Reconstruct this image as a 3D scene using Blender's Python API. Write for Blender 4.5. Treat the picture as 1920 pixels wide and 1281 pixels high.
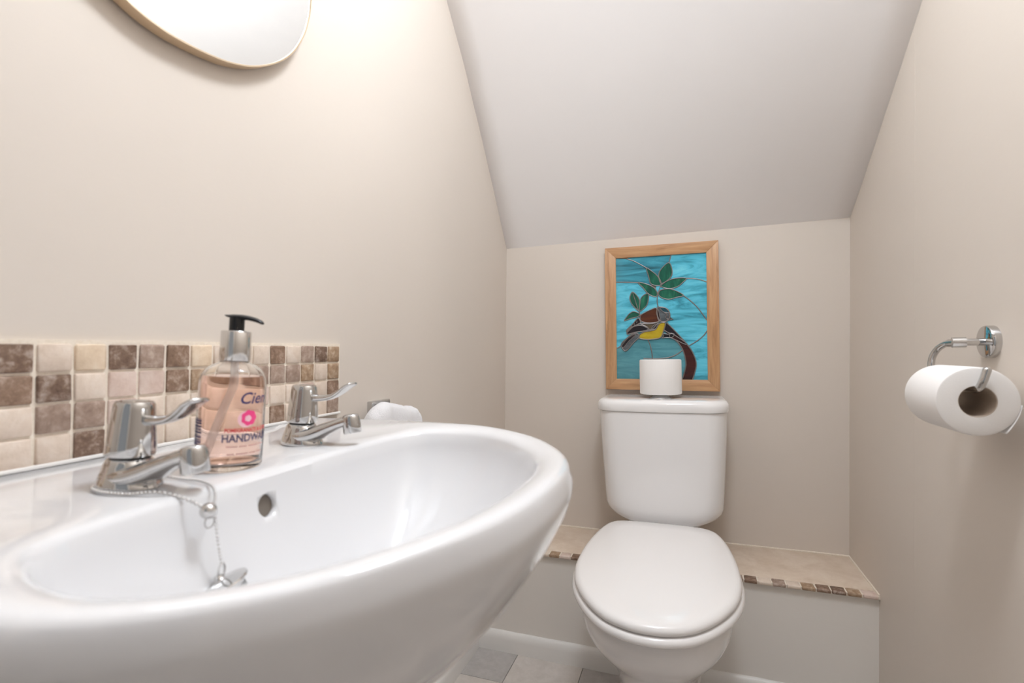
import bpy, bmesh, math, random
from mathutils import Vector, Matrix, noise
from mathutils.geometry import tessellate_polygon

random.seed(7)
scene = bpy.context.scene
COL = scene.collection
for o in list(bpy.data.objects):
    bpy.data.objects.remove(o)

# ------------------------------------------------------------------ camera
cam_d = bpy.data.cameras.new('camera')
cam = bpy.data.objects.new('camera', cam_d)
COL.objects.link(cam)
cam_d.sensor_width = 36.0
cam_d.lens = 17.39
cam_d.clip_start = 0.01
R = ((0.9417, -0.0204, -0.3357), (0.3360, 0.0147, 0.9417), (-0.0143, -0.9997, 0.0207))
m = Matrix(((R[0][0], -R[0][1], -R[0][2], 0.5925),
            (R[1][0], -R[1][1], -R[1][2], 0.0),
            (R[2][0], -R[2][1], -R[2][2], 0.874),
            (0, 0, 0, 1)))
cam.matrix_world = m
cam_d.dof.use_dof = True
cam_d.dof.focus_distance = 1.35
cam_d.dof.aperture_fstop = 5.6
scene.camera = cam

# ------------------------------------------------------------------ world, lights, exposure
world = bpy.data.worlds.new('daylight')
scene.world = world
world.use_nodes = True
bg = world.node_tree.nodes['Background']
bg.inputs['Color'].default_value = (0.93, 0.96, 1.0, 1)
bg.inputs['Strength'].default_value = 0.30

def area_light(name, loc, target, size_x, size_y, power, color):
    d = bpy.data.lights.new(name, 'AREA')
    d.shape = 'RECTANGLE'
    d.size = size_x
    d.size_y = size_y
    d.energy = power
    d.color = color
    o = bpy.data.objects.new(name, d)
    o.location = loc
    o.rotation_euler = (Vector(target) - Vector(loc)).to_track_quat('-Z', 'Y').to_euler()
    COL.objects.link(o)
    return o

ADDED_LAMP = (0.62, 0.50, 1.96)          # added main light, an unseen pendant globe (fixture built below)
# soft daylight of the hall comes in through the open doorway from the world

scene.view_settings.view_transform = 'Standard'
scene.view_settings.look = 'None'
scene.view_settings.gamma = 1.0
scene.view_settings.use_curve_mapping = False
scene.view_settings.exposure = 0.16
scene.cycles.use_denoising = True
scene.cycles.max_bounces = 12
scene.cycles.diffuse_bounces = 6
scene.cycles.glossy_bounces = 4
scene.cycles.transmission_bounces = 12
scene.cycles.use_adaptive_sampling = True
scene.cycles.adaptive_threshold = 0.03
scene.cycles.sample_clamp_indirect = 6.0

# ------------------------------------------------------------------ helpers
ROOTM = {}

def link(o, parent=None):
    COL.objects.link(o)
    if parent is not None:
        o.parent = parent
    return o

def thing(name, label, cat, loc=(0, 0, 0), rot=(0, 0, 0), group=None):
    o = bpy.data.objects.new(name, None)
    o.empty_display_size = 0.05
    o.location = loc
    o.rotation_euler = rot
    COL.objects.link(o)
    o['label'] = label
    o['category'] = cat
    if group:
        o['group'] = group
    from mathutils import Euler
    ROOTM[o] = Matrix.Translation(loc) @ Euler(rot).to_matrix().to_4x4()
    return o

def finish(bm, sharp=35.0):
    bmesh.ops.remove_doubles(bm, verts=bm.verts, dist=1e-6)
    bmesh.ops.recalc_face_normals(bm, faces=bm.faces)
    a = math.radians(sharp)
    for e in bm.edges:
        if len(e.link_faces) == 2:
            e.smooth = e.calc_face_angle(0) < a
    for f in bm.faces:
        f.smooth = True

def obj(name, bm, mat, parent=None, sharp=35.0, world=False, recalc=True, label=None):
    """one mesh object; world=True means the verts are in room coordinates and get moved into the parent's frame"""
    if recalc:
        finish(bm, sharp)
    if world and parent is not None:
        p = parent
        while p.parent is not None:
            p = p.parent
        if p in ROOTM:
            bm.transform(ROOTM[p].inverted())
    me = bpy.data.meshes.new(name)
    bm.to_mesh(me)
    bm.free()
    if isinstance(mat, (list, tuple)):
        for mm in mat:
            me.materials.append(mm)
    else:
        me.materials.append(mat)
    o = bpy.data.objects.new(name, me)
    link(o, parent)
    if label:
        o['label'] = label
    return o

def struct(name, bm, mat, sharp=35.0, label=None, cat=None):
    o = obj(name, bm, mat, None, sharp)
    o['kind'] = 'structure'
    if label:
        o['label'] = label
    if cat:
        o['category'] = cat
    return o

def tag(o, label, cat, group=None):
    o['label'] = label
    o['category'] = cat
    if group:
        o['group'] = group
    return o

def quad_strip(bm, rows, closed=True, cap0=False, cap1=False):
    vs = [[bm.verts.new(p) for p in r] for r in rows]
    n = len(vs[0])
    for a, b in zip(vs[:-1], vs[1:]):
        for i in range(n if closed else n - 1):
            j = (i + 1) % n
            try:
                bm.faces.new((a[i], a[j], b[j], b[i]))
            except ValueError:
                pass
    if cap0:
        bm.faces.new(list(reversed(vs[0])))
    if cap1:
        bm.faces.new(vs[-1])
    return vs

def box(bm, lo, hi, bevel=0.0, seg=2, mat=None):
    x0, y0, z0 = lo
    x1, y1, z1 = hi
    vs = [bm.verts.new(p) for p in ((x0, y0, z0), (x1, y0, z0), (x1, y1, z0), (x0, y1, z0),
                                    (x0, y0, z1), (x1, y0, z1), (x1, y1, z1), (x0, y1, z1))]
    fs = [bm.faces.new([vs[i] for i in q]) for q in
          ((3, 2, 1, 0), (4, 5, 6, 7), (0, 1, 5, 4), (1, 2, 6, 5), (2, 3, 7, 6), (3, 0, 4, 7))]
    if bevel > 0:
        es = list({e for f in fs for e in f.edges})
        bmesh.ops.bevel(bm, geom=es, offset=bevel, segments=seg, profile=0.5, affect='EDGES')
    if mat is not None:
        bmesh.ops.transform(bm, matrix=mat, verts=bm.verts)
    return bm

def lathe(bm, prof, n=48, cap0=True, cap1=True, M=None):
    """profile of (radius, z); axis z"""
    rows = []
    for r, z in prof:
        rows.append([Vector((max(r, 1e-5) * math.cos(2 * math.pi * i / n), max(r, 1e-5) * math.sin(2 * math.pi * i / n), z)) for i in range(n)])
    if M is not None:
        rows = [[M @ p for p in r] for r in rows]
    return quad_strip(bm, rows, True, cap0, cap1)

def catmull(pts, per=8, closed=False):
    P = [Vector(p) for p in pts]
    n = len(P)
    out = []
    rng = range(n) if closed else range(n - 1)
    for i in rng:
        p0 = P[(i - 1) % n] if (closed or i > 0) else P[0] * 2 - P[1]
        p1 = P[i]
        p2 = P[(i + 1) % n]
        p3 = P[(i + 2) % n] if (closed or i + 2 < n) else P[-1] * 2 - P[-2]
        for k in range(per):
            t = k / per
            out.append(0.5 * ((2 * p1) + (p2 - p0) * t + (2 * p0 - 5 * p1 + 4 * p2 - p3) * t * t + (3 * p1 - p0 - 3 * p2 + p3) * t ** 3))
    if not closed:
        out.append(P[-1])
    return out

def tube(bm, pts, r, n=8, closed=False, cap=True):
    P = [Vector(p) for p in pts]
    N = len(P)
    rs = r if isinstance(r, (list, tuple)) else [r] * N
    tang = []
    for i in range(N):
        a = P[(i - 1) % N] if (closed or i > 0) else P[0]
        b = P[(i + 1) % N] if (closed or i < N - 1) else P[-1]
        t = (b - a)
        tang.append(t.normalized() if t.length > 1e-9 else Vector((0, 0, 1)))
    up = Vector((0, 0, 1)) if abs(tang[0].z) < 0.9 else Vector((1, 0, 0))
    nrm = (up - tang[0] * up.dot(tang[0])).normalized()
    rows = []
    for i in range(N):
        nrm = (nrm - tang[i] * nrm.dot(tang[i])).normalized()
        bi = tang[i].cross(nrm)
        rows.append([P[i] + rs[i] * (math.cos(2 * math.pi * k / n) * nrm + math.sin(2 * math.pi * k / n) * bi) for k in range(n)])
    if closed:
        rows.append(rows[0])
    return quad_strip(bm, rows, True, cap and not closed, cap and not closed)

def superell(cx, cy, a, b, p, n):
    out = []
    for i in range(n):
        t = 2 * math.pi * i / n
        c, s = math.cos(t), math.sin(t)
        out.append((cx + a * math.copysign(abs(c) ** (2 / p), c), cy + b * math.copysign(abs(s) ** (2 / p), s)))
    return out

def rrect(x0, y0, x1, y1, r, k=8):
    """rounded rectangle outline, r = radii of (x0y0, x1y0, x1y1, x0y1)"""
    out = []
    cs = ((x0 + r[0], y0 + r[0], r[0], 180), (x1 - r[1], y0 + r[1], r[1], 270), (x1 - r[2], y1 - r[2], r[2], 0), (x0 + r[3], y1 - r[3], r[3], 90))
    for cx, cy, rr, a0 in cs:
        for i in range(k + 1):
            a = math.radians(a0 + 90 * i / k)
            out.append((cx + rr * math.cos(a), cy + rr * math.sin(a)))
    return out

# ------------------------------------------------------------------ materials
def new_mat(name):
    m = bpy.data.materials.new(name)
    m.use_nodes = True
    return m, m.node_tree.nodes, m.node_tree.links, m.node_tree.nodes['Principled BSDF']

def setp(b, **kw):
    names = {'rough': 'Roughness', 'metal': 'Metallic', 'ior': 'IOR', 'trans': 'Transmission Weight', 'coat': 'Coat Weight',
             'coat_rough': 'Coat Roughness', 'sheen': 'Sheen Weight', 'spec': 'Specular IOR Level', 'alpha': 'Alpha',
             'sss': 'Subsurface Weight'}
    for k, v in kw.items():
        b.inputs[names[k]].default_value = v

def rgb(r, g, b):
    f = lambda c: (c / 255 / 12.92) if c <= 10 else ((c / 255 + 0.055) / 1.055) ** 2.4
    return (f(r), f(g), f(b), 1)

def plain(name, color, **kw):
    m, N, L, b = new_mat(name)
    b.inputs['Base Color'].default_value = color
    setp(b, **kw)
    return m

def coords(N, L, scale=(1, 1, 1), kind='Object', rot=(0, 0, 0)):
    tc = N.new('ShaderNodeTexCoord')
    mp = N.new('ShaderNodeMapping')
    mp.inputs['Scale'].default_value = scale
    mp.inputs['Rotation'].default_value = rot
    L.new(tc.outputs[kind], mp.inputs['Vector'])
    return mp.outputs['Vector']

def noise_tex(N, L, vec, scale, detail=4, rough=0.55, dist=0.0):
    t = N.new('ShaderNodeTexNoise')
    t.inputs['Scale'].default_value = scale
    t.inputs['Detail'].default_value = detail
    t.inputs['Roughness'].default_value = rough
    t.inputs['Distortion'].default_value = dist
    L.new(vec, t.inputs['Vector'])
    return t.outputs['Fac']

def ramp(N, L, fac, stops):
    r = N.new('ShaderNodeValToRGB')
    el = r.color_ramp.elements
    el[0].position, el[0].color = stops[0]
    el[1].position, el[1].color = stops[-1]
    for p, c in stops[1:-1]:
        e = el.new(p)
        e.color = c
    L.new(fac, r.inputs['Fac'])
    return r.outputs['Color']

def bump(N, L, b, fac, strength, dist=0.001):
    bp = N.new('ShaderNodeBump')
    bp.inputs['Strength'].default_value = strength
    bp.inputs['Distance'].default_value = dist
    L.new(fac, bp.inputs['Height'])
    L.new(bp.outputs['Normal'], b.inputs['Normal'])
    return bp

def paint(name, c, var=0.02, bumps=0.10, rough=0.55, scale=35):
    m, N, L, b = new_mat(name)
    v = coords(N, L, (1, 1, 1))
    f = noise_tex(N, L, v, 2.2, 1)
    lo = tuple(x * (1 - var) for x in c[:3]) + (1,)
    hi = tuple(min(1, x * (1 + var)) for x in c[:3]) + (1,)
    L.new(ramp(N, L, f, [(0.3, lo), (0.7, hi)]), b.inputs['Base Color'])
    v2 = coords(N, L, (1, 1, 2.2))
    f2 = noise_tex(N, L, v2, scale, 2, 0.6)
    bump(N, L, b, f2, bumps, 0.002)
    setp(b, rough=rough, spec=0.35)
    return m

WALL_C = (0.665, 0.598, 0.532, 1)
M_wall = paint('wall_emulsion', WALL_C)
M_wallb = paint('boxing_emulsion', (0.77, 0.73, 0.68, 1), 0.02, 0.12, 0.5)
M_ceil = paint('ceiling_emulsion', (0.87, 0.85, 0.85, 1), 0.012, 0.10, 0.7)
M_gloss = paint('gloss_white', (0.80, 0.78, 0.75, 1), 0.02, 0.2, 0.25, 20)
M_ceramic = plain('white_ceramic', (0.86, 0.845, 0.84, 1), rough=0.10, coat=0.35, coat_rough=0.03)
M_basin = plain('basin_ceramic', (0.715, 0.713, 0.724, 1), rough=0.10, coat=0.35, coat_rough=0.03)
M_seat = plain('white_seat_plastic', (0.88, 0.86, 0.85, 1), rough=0.16, coat=0.3, coat_rough=0.04)
M_chrome = plain('chrome', (0.60, 0.595, 0.59, 1), metal=1.0, rough=0.06)
M_chromeb = plain('brushed_chrome', (0.62, 0.61, 0.60, 1), metal=1.0, rough=0.22)
M_mirror = plain('mirror_glass', (0.93, 0.94, 0.93, 1), metal=1.0, rough=0.015)
M_brass = plain('champagne_metal', (0.83, 0.68, 0.50, 1), metal=1.0, rough=0.28)
M_black = plain('black_plastic', (0.008, 0.008, 0.009, 1), rough=0.25)
M_gapshade = plain('gap_shade_black', (0.012, 0.012, 0.012, 1), rough=0.5)
M_silicone = plain('white_silicone', (0.80, 0.78, 0.75, 1), rough=0.4)
M_holeshade = plain('overflow_shade', (0.16, 0.135, 0.11, 1), rough=0.6)

def mk_grout():
    m, N, L, b = new_mat('cream_grout')
    v = coords(N, L)
    f = noise_tex(N, L, v, 260, 4)
    L.new(ramp(N, L, f, [(0.3, (0.74, 0.65, 0.54, 1)), (0.7, (0.84, 0.76, 0.66, 1))]), b.inputs['Base Color'])
    bump(N, L, b, f, 0.5, 0.0006)
    setp(b, rough=0.85)
    return m
M_grout = mk_grout()

def stone(name, c0, c1, c2, scale=70, pit=True):
    m, N, L, b = new_mat(name)
    tc = N.new('ShaderNodeTexCoord')
    oi = N.new('ShaderNodeObjectInfo')
    ad = N.new('ShaderNodeVectorMath')
    ad.operation = 'MULTIPLY_ADD'
    L.new(oi.outputs['Random'], ad.inputs[0])
    ad.inputs[1].default_value = (7.0, 11.0, 5.0)
    L.new(tc.outputs['Object'], ad.inputs[2])
    v = ad.outputs['Vector']
    f = noise_tex(N, L, v, scale, 8, 0.72, 0.25)
    L.new(ramp(N, L, f, [(0.30, c0), (0.5, c1), (0.68, c2)]), b.inputs['Base Color'])
    f2 = noise_tex(N, L, v, scale * 4, 4, 0.6)
    bump(N, L, b, f2, 0.5, 0.0008)
    setp(b, rough=0.55)
    return m

T_CREAM = stone('tumbled_cream', (0.62, 0.50, 0.40, 1), (0.72, 0.60, 0.50, 1), (0.78, 0.68, 0.59, 1), 45)
T_YELLOW = stone('tumbled_honey', (0.60, 0.45, 0.31, 1), (0.72, 0.57, 0.42, 1), (0.78, 0.66, 0.52, 1), 45)
T_PINK = stone('tumbled_pink', (0.55, 0.40, 0.33, 1), (0.66, 0.52, 0.45, 1), (0.74, 0.62, 0.55, 1), 45)
T_BROWN = stone('tumbled_brown', (0.13, 0.075, 0.045, 1), (0.24, 0.15, 0.10, 1), (0.45, 0.34, 0.27, 1), 80)
T_DARK = stone('tumbled_walnut', (0.085, 0.046, 0.030, 1), (0.20, 0.125, 0.085, 1), (0.50, 0.41, 0.35, 1), 75)
T_TAN = stone('tumbled_tan', (0.22, 0.13, 0.075, 1), (0.36, 0.24, 0.15, 1), (0.55, 0.43, 0.32, 1), 90)
T_MAUVE = stone('tumbled_mauve', (0.22, 0.145, 0.11, 1), (0.36, 0.26, 0.205, 1), (0.54, 0.43, 0.36, 1), 70)
TILES = {'C': T_CREAM, 'Y': T_YELLOW, 'P': T_PINK, 'B': T_BROWN, 'D': T_DARK, 'T': T_TAN, 'M': T_MAUVE}

M_ledge = stone('beige_ledge_tile', (0.60, 0.475, 0.365, 1), (0.68, 0.56, 0.45, 1), (0.75, 0.64, 0.53, 1), 14)
M_fgrey = stone('grey_floor_tile', (0.40, 0.375, 0.355, 1), (0.46, 0.435, 0.415, 1), (0.52, 0.49, 0.47, 1), 30)
M_fbeige = stone('beige_floor_tile', (0.55, 0.50, 0.455, 1), (0.61, 0.56, 0.515, 1), (0.67, 0.62, 0.575, 1), 30)
M_fjoint = plain('floor_joint', (0.16, 0.14, 0.125, 1), rough=0.8)

def mk_oak(name, along):
    m, N, L, b = new_mat(name)
    sc = (7, 7, 7)
    sc = tuple(1.2 if i == along else 14 for i in range(3))
    v = coords(N, L, sc)
    f = noise_tex(N, L, v, 6, 6, 0.62, 0.6)
    L.new(ramp(N, L, f, [(0.28, (0.33, 0.165, 0.075, 1)), (0.48, (0.50, 0.275, 0.135, 1)), (0.7, (0.60, 0.36, 0.19, 1))]), b.inputs['Base Color'])
    sc2 = tuple(4 if i == along else 120 for i in range(3))
    f2 = noise_tex(N, L, coords(N, L, sc2), 6, 3, 0.6)
    bump(N, L, b, f2, 0.25, 0.0006)
    setp(b, rough=0.42)
    return m
M_oakx = mk_oak('oak_across', 0)
M_oakz = mk_oak('oak_upright', 2)

def mk_streak(name, stops, sc=(4, 1, 22), dist=1.5, rough=0.12, detail=5, rot=(0, 0.12, 0)):
    m, N, L, b = new_mat(name)
    v = coords(N, L, sc, 'Object', rot)
    f = noise_tex(N, L, v, 1.6, detail, 0.6, dist)
    L.new(ramp(N, L, f, stops), b.inputs['Base Color'])
    setp(b, rough=rough, coat=0.3)
    return m
G_BLUE = mk_streak('sky_glass', [(0.25, (0.03, 0.19, 0.25, 1)), (0.40, (0.06, 0.37, 0.50, 1)), (0.52, (0.11, 0.54, 0.71, 1)), (0.72, (0.18, 0.66, 0.80, 1))])
G_BLUE2 = mk_streak('sky_glass_deep', [(0.3, (0.02, 0.10, 0.13, 1)), (0.5, (0.045, 0.27, 0.36, 1)), (0.72, (0.08, 0.40, 0.53, 1))])
G_TEAL = mk_streak('pale_teal_glass', [(0.3, (0.05, 0.20, 0.24, 1)), (0.7, (0.12, 0.36, 0.42, 1))])
G_GREEN = mk_streak('leaf_glass', [(0.3, (0.004, 0.055, 0.038, 1)), (0.55, (0.010, 0.125, 0.075, 1)), (0.75, (0.035, 0.24, 0.13, 1))], (22, 1, 6), 1.5)
G_BROWN = mk_streak('amber_brown_glass', [(0.3, (0.055, 0.012, 0.004, 1)), (0.7, (0.14, 0.038, 0.008, 1))])
G_RUST = mk_streak('rust_glass', [(0.3, (0.03, 0.004, 0.002, 1)), (0.7, (0.075, 0.010, 0.004, 1))])
G_YEL = mk_streak('yellow_glass', [(0.3, (0.42, 0.29, 0.008, 1)), (0.7, (0.55, 0.42, 0.02, 1))])
G_BLACK = mk_streak('black_glass', [(0.3, (0.006, 0.004, 0.007, 1)), (0.7, (0.022, 0.010, 0.013, 1))])
G_GREY = mk_streak('smoke_glass', [(0.3, (0.06, 0.07, 0.08, 1)), (0.7, (0.16, 0.18, 0.19, 1))])
G_OLIVE = mk_streak('olive_glass', [(0.3, (0.08, 0.055, 0.03, 1)), (0.7, (0.13, 0.10, 0.06, 1))])
G_STEEL = mk_streak('steel_blue_glass', [(0.3, (0.01, 0.05, 0.07, 1)), (0.7, (0.03, 0.11, 0.14, 1))])
M_lead = plain('solder_lead', (0.30, 0.275, 0.27, 1), metal=0.85, rough=0.33)

def mk_paper():
    m, N, L, b = new_mat('tissue_paper')
    b.inputs['Base Color'].default_value = (0.87, 0.845, 0.825, 1)
    f = noise_tex(N, L, coords(N, L), 420, 2)
    bump(N, L, b, f, 0.25, 0.0005)
    setp(b, rough=0.95, spec=0.1)
    return m
M_paper = mk_paper()
M_card = plain('grey_card_core', (0.52, 0.43, 0.35, 1), rough=0.9)

def mk_towel():
    m, N, L, b = new_mat('white_terry')
    b.inputs['Base Color'].default_value = (0.88, 0.87, 0.885, 1)
    f = noise_tex(N, L, coords(N, L), 500, 3, 0.7)
    bump(N, L, b, f, 0.9, 0.002)
    setp(b, rough=0.98, spec=0.1, sheen=0.3)
    return m
M_towel = mk_towel()

# ------------------------------------------------------------------ room shell
SH = 0.0256
def XL(z): return SH * (z - 0.935)
def XR(z): return 0.997 + 0.0262 * (z - 0.2987)
YB, YF, ZT = 1.60, -0.80, 2.36

def slab(name, quad, thick, mat):
    """4-corner slab; quad is the inner face, thickened along its own outward normal"""
    q = [Vector(p) for p in quad]
    n = (q[1] - q[0]).cross(q[3] - q[0]).normalized() * thick
    bm = bmesh.new()
    a = [bm.verts.new(p) for p in q]
    b = [bm.verts.new(p - n) for p in q]
    bm.faces.new(a)
    bm.faces.new(list(reversed(b)))
    for i in range(4):
        j = (i + 1) % 4
        bm.faces.new((a[j], a[i], b[i], b[j]))
    return struct(name, bm, mat)

slab('wall_left', [(XL(2.7), YB, 2.7), (XL(2.7), YF, 2.7), (XL(0), YF, 0), (XL(0), YB, 0)], 0.06, M_wall)
wr = slab('wall_right', [(XR(0), YF, 0), (XR(0), YB, 0), (XR(2.7), YB, 2.7), (XR(2.7), YF, 2.7)][::-1], 0.06, M_wall)
slab('wall_back', [(-0.06, YB, 0), (-0.06, YB, 1.9), (1.09, YB, 1.9), (1.09, YB, 0)][::-1], 0.06, M_wall)

# faint vertical board joint in the right wall
bm = bmesh.new()
rows = [[(XR(z) - d, y, z) for (d, y) in ((-0.002, 1.1800), (0.00022, 1.1835), (0.00022, 1.1865), (-0.002, 1.1900))] for z in (0.30, 0.7, 1.1, 1.51)]
quad_strip(bm, rows, True, True, True)
obj('board_joint', bm, M_wall, wr)

# front wall with the open doorway behind the camera
bm = bmesh.new()
DX0, DX1, DZ = 0.10, 0.90, 2.02
for lo, hi in (((-0.10, YF - 0.06, 0), (DX0, YF, 2.7)), ((DX1, YF - 0.06, 0), (1.12, YF, 2.7)), ((DX0, YF - 0.06, DZ), (DX1, YF, 2.7))):
    box(bm, lo, hi)
struct('wall_front', bm, M_wall)
for k, (lo, hi) in enumerate((((DX0 - 0.05, YF, 0), (DX0 + 0.012, YF + 0.018, DZ + 0.05)), ((DX1 - 0.012, YF, 0), (DX1 + 0.05, YF + 0.018, DZ + 0.05)),
                              ((DX0 + 0.012, YF, DZ - 0.012), (DX1 - 0.012, YF + 0.018, DZ + 0.05)))):
    bm = bmesh.new()
    box(bm, lo, hi, 0.004)
    struct('trim_%d' % (k + 1), bm, M_gloss)

# sloping ceiling under the stairs, then the flat ceiling above the camera
Lp = [(1.62, 1.203), (1.6, 1.2295), (1.4707, 1.4035), (1.3549, 1.5505), (1.2374, 1.690), (1.1386, 1.7885), (0.95, 1.975), (0.57, ZT)]
Rp = [(1.62, 1.217), (1.6, 1.2323), (1.4654, 1.3178), (1.3469, 1.397), (1.2234, 1.4795), (1.1519, 1.530), (0.80, 1.775), (-0.02, ZT)]
rows = []
NX = 12
for (yl, zl), (yr, zr) in zip(Lp, Rp):
    rows.append([(XL(zl) - 0.03 + (XR(zr) - XL(zl) + 0.06) * i / NX, yl + (yr - yl) * i / NX, zl + (zr - zl) * i / NX) for i in range(NX + 1)])
bm = bmesh.new()
quad_strip(bm, rows, False)
ce = struct('ceiling', bm, M_ceil, 60)
md = ce.modifiers.new('thickness', 'SOLIDIFY')
md.thickness = 0.05
md.offset = 1.0
bm = bmesh.new()
rows = [[(-0.02 + 1.10 * i / NX, 0.57 + (-0.02 - 0.57) * i / NX, ZT) for i in range(NX + 1)], [(-0.02 + 1.10 * i / NX, YF - 0.02, ZT) for i in range(NX + 1)]]
quad_strip(bm, rows, False)
cf = struct('ceiling_flat', bm, M_ceil, 60)
md = cf.modifiers.new('thickness', 'SOLIDIFY')
md.thickness = 0.05
md.offset = 1.0

# floor with individual vinyl-look tiles
bm = bmesh.new()
box(bm, (-0.08, YF - 0.5, -0.06), (1.10, YB + 0.05, -0.003))
floor = struct('floor', bm, M_fjoint)
TS = 0.19
def tile_mesh(name, mat, sx, sy):
    bm = bmesh.new()
    box(bm, (0.0007, 0.0007, -0.0035), (sx - 0.0007, sy - 0.0007, 0.0), 0.0004, 1)
    finish(bm)
    me = bpy.data.meshes.new(name)
    bm.to_mesh(me)
    bm.free()
    me.materials.append(mat)
    return me
fm = {'g': tile_mesh('floor_tile_grey', M_fgrey, TS, TS), 'b': tile_mesh('floor_tile_beige', M_fbeige, TS, 2 * TS)}
for i in range(-1, 6):
    x = 0.111 + TS * i
    if x > 0.99:
        continue
    y = 1.425 - 12 * TS + (0 if i % 2 else TS)
    while y < 1.40:
        # each column alternates a grey square and a long beige tile, neighbouring columns offset
        if y + 2 * TS <= 1.62:
            o = bpy.data.objects.new('floor_tile', fm['b'])
            o.location = (x, y, 0)
            link(o, floor)
        if y + 2 * TS < 1.40:
            o = bpy.data.objects.new('floor_tile', fm['g'])
            o.location = (x, y + 2 * TS, 0)
            link(o, floor)
        y += 3 * TS

# boxed-in pipework behind the toilet, with tiled ledge
YX = 1.374
ZL = 0.2986
bm = bmesh.new()
box(bm, (XL(0.15) - 0.01, YX, 0), (XR(0.15) + 0.01, YB + 0.001, ZL - 0.009))
boxing = struct('wall_boxing', bm, M_wallb)
bm = bmesh.new()
box(bm, (XL(0.3) - 0.002, YX - 0.007, ZL - 0.0091), (XR(0.3) + 0.002, YB + 0.0005, ZL - 0.0012))
led_gr = obj('ledge_grout', bm, M_grout, boxing)
xs = [XL(0.3) + 0.0025, 0.3405, 0.6745, XR(0.3) - 0.003]
for a, b in zip(xs[:-1], xs[1:]):
    bm = bmesh.new()
    box(bm, (a + 0.0012, 1.3925, ZL - 0.007), (b - 0.0012, YB - 0.0045, ZL), 0.0012)
    obj('ledge_tile', bm, M_ledge, boxing)
edge_seq = 'CBYTMBCTPBYCTBDMCPTYB' + 'TMBCMCTBDTP'
nE = 32
PE = (XR(0.3) - XL(0.3) - 0.006) / nE
edge_me = {}
for k, mt in TILES.items():
    bm = bmesh.new()
    box(bm, (-PE / 2 + 0.0014, -0.0135, -0.0085), (PE / 2 - 0.0014, 0.0135, 0.0), 0.0022)
    for v in bm.verts:
        v.co += Vector((random.uniform(-1, 1), random.uniform(-1, 1), random.uniform(-1, 0.5))) * 0.0005
    finish(bm, 50)
    me = bpy.data.meshes.new('edging_mosaic_tile')
    bm.to_mesh(me)
    bm.free()
    me.materials.append(mt)
    edge_me[k] = me
for i in range(nE):
    o = bpy.data.objects.new('edging_mosaic_tile', edge_me[edge_seq[i % len(edge_seq)]])
    o.location = (XL(0.3) + 0.003 + PE * (i + 0.5), 1.3765, ZL + 0.0006)
    o.rotation_euler = (random.uniform(-0.02, 0.02), 0, random.uniform(-0.03, 0.03))
    link(o, boxing)
# cream grout fillets where ledge meets the walls
for k, pts in enumerate((((XL(.3), YB - 0.001, ZL), (XR(.3), YB - 0.001, ZL)), ((XR(.3) - 0.0005, YB - 0.004, ZL), (XR(.3) - 0.0005, YX - 0.006, ZL)))):
    bm = bmesh.new()
    tube(bm, [Vector(pts[0]).lerp(Vector(pts[1]), t / 12) + Vector((0, 0, random.uniform(0, 0.0008))) for t in range(13)], 0.0028, 6)
    obj('grout_fillet', bm, M_grout, boxing)

# skirting boards with rounded top
def skirting(name, p0, p1, nrm, h=0.056, t=0.013):
    p0, p1, nrm = Vector(p0), Vector(p1), Vector(nrm)
    prof = [(0.0, 0.0), (t, 0.0), (t, h * 0.62), (t * 0.92, h * 0.75), (t * 0.72, h * 0.87), (t * 0.42, h * 0.96), (0.12 * t, h), (0, h)]
    n = 24
    rows = []
    for i in range(n + 1):
        c = p0.lerp(p1, i / n)
        rows.append([c + nrm * d + Vector((0, 0, z + (noise.noise((i * 3.1, z * 9, 0)) * 0.0008 if z > h * 0.9 else 0))) for d, z in prof])
    bm = bmesh.new()
    quad_strip(bm, rows, True, True, True)
    return struct(name, bm, M_gloss, 40)
skirting('baseboard_back', (XL(0.03), YX, 0), (XR(0.03), YX, 0), (0, -1, 0))
skirting('baseboard_left', (XL(0.03), YF, 0), (XL(0.03), YX - 0.0005, 0), (1, 0, 0))
skirting('baseboard_right', (XR(0.03), YF, 0), (XR(0.03), YX - 0.0132, 0), (-1, 0, 0))

# ------------------------------------------------------------------ mosaic splashback above the basin
LEAN = math.atan(SH)
ZS1, PT = 0.8895, 0.0300
YS1, PY = 0.7300, 0.03125
grid = ['YDCYDMBYCCCBCMDT',
        'CBDCPPBTBTMMMTCT',
        'MCMMPCCCCCPCCPCB',
        'PCCDCCCCCCCBCCCM']
# the first column of the strings is left of the picture edge
spl = thing('mosaic_splashback', 'tumbled stone mosaic tile splashback on the wall behind the basin', 'splashback', (XL(0.77), 0.49, 0.7695))
NC = 20
bm = bmesh.new()
y0 = YS1 - NC * PY
rows = [[(XL(z) - 0.001, y0 - 0.002, z), (XL(z) - 0.001, YS1 + 0.002, z), (XL(z) + 0.0045, YS1 + 0.002, z), (XL(z) + 0.0045, y0 - 0.002, z)] for z in (ZS1 - 4 * PT - 0.001, ZS1 + 0.003)]
quad_strip(bm, rows, True, True, True)
obj('grout_bed', bm, M_grout, spl, world=True)
mos = {}
for k, mt in TILES.items():
    for var in range(2):
        bm = bmesh.new()
        box(bm, (-0.004, -PY / 2 + 0.0016, -PT / 2 + 0.0016), (0.0035, PY / 2 - 0.0016, PT / 2 - 0.0016), 0.0016, 2)
        for v in bm.verts:
            v.co += Vector((random.uniform(-0.6, 0.6), random.uniform(-1, 1), random.uniform(-1, 1))) * 0.0006
        finish(bm, 50)
        me = bpy.data.meshes.new('mosaic_tile')
        bm.to_mesh(me)
        bm.free()
        me.materials.append(mt)
        mos[k, var] = me
Minv = ROOTM[spl].inverted()
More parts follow.
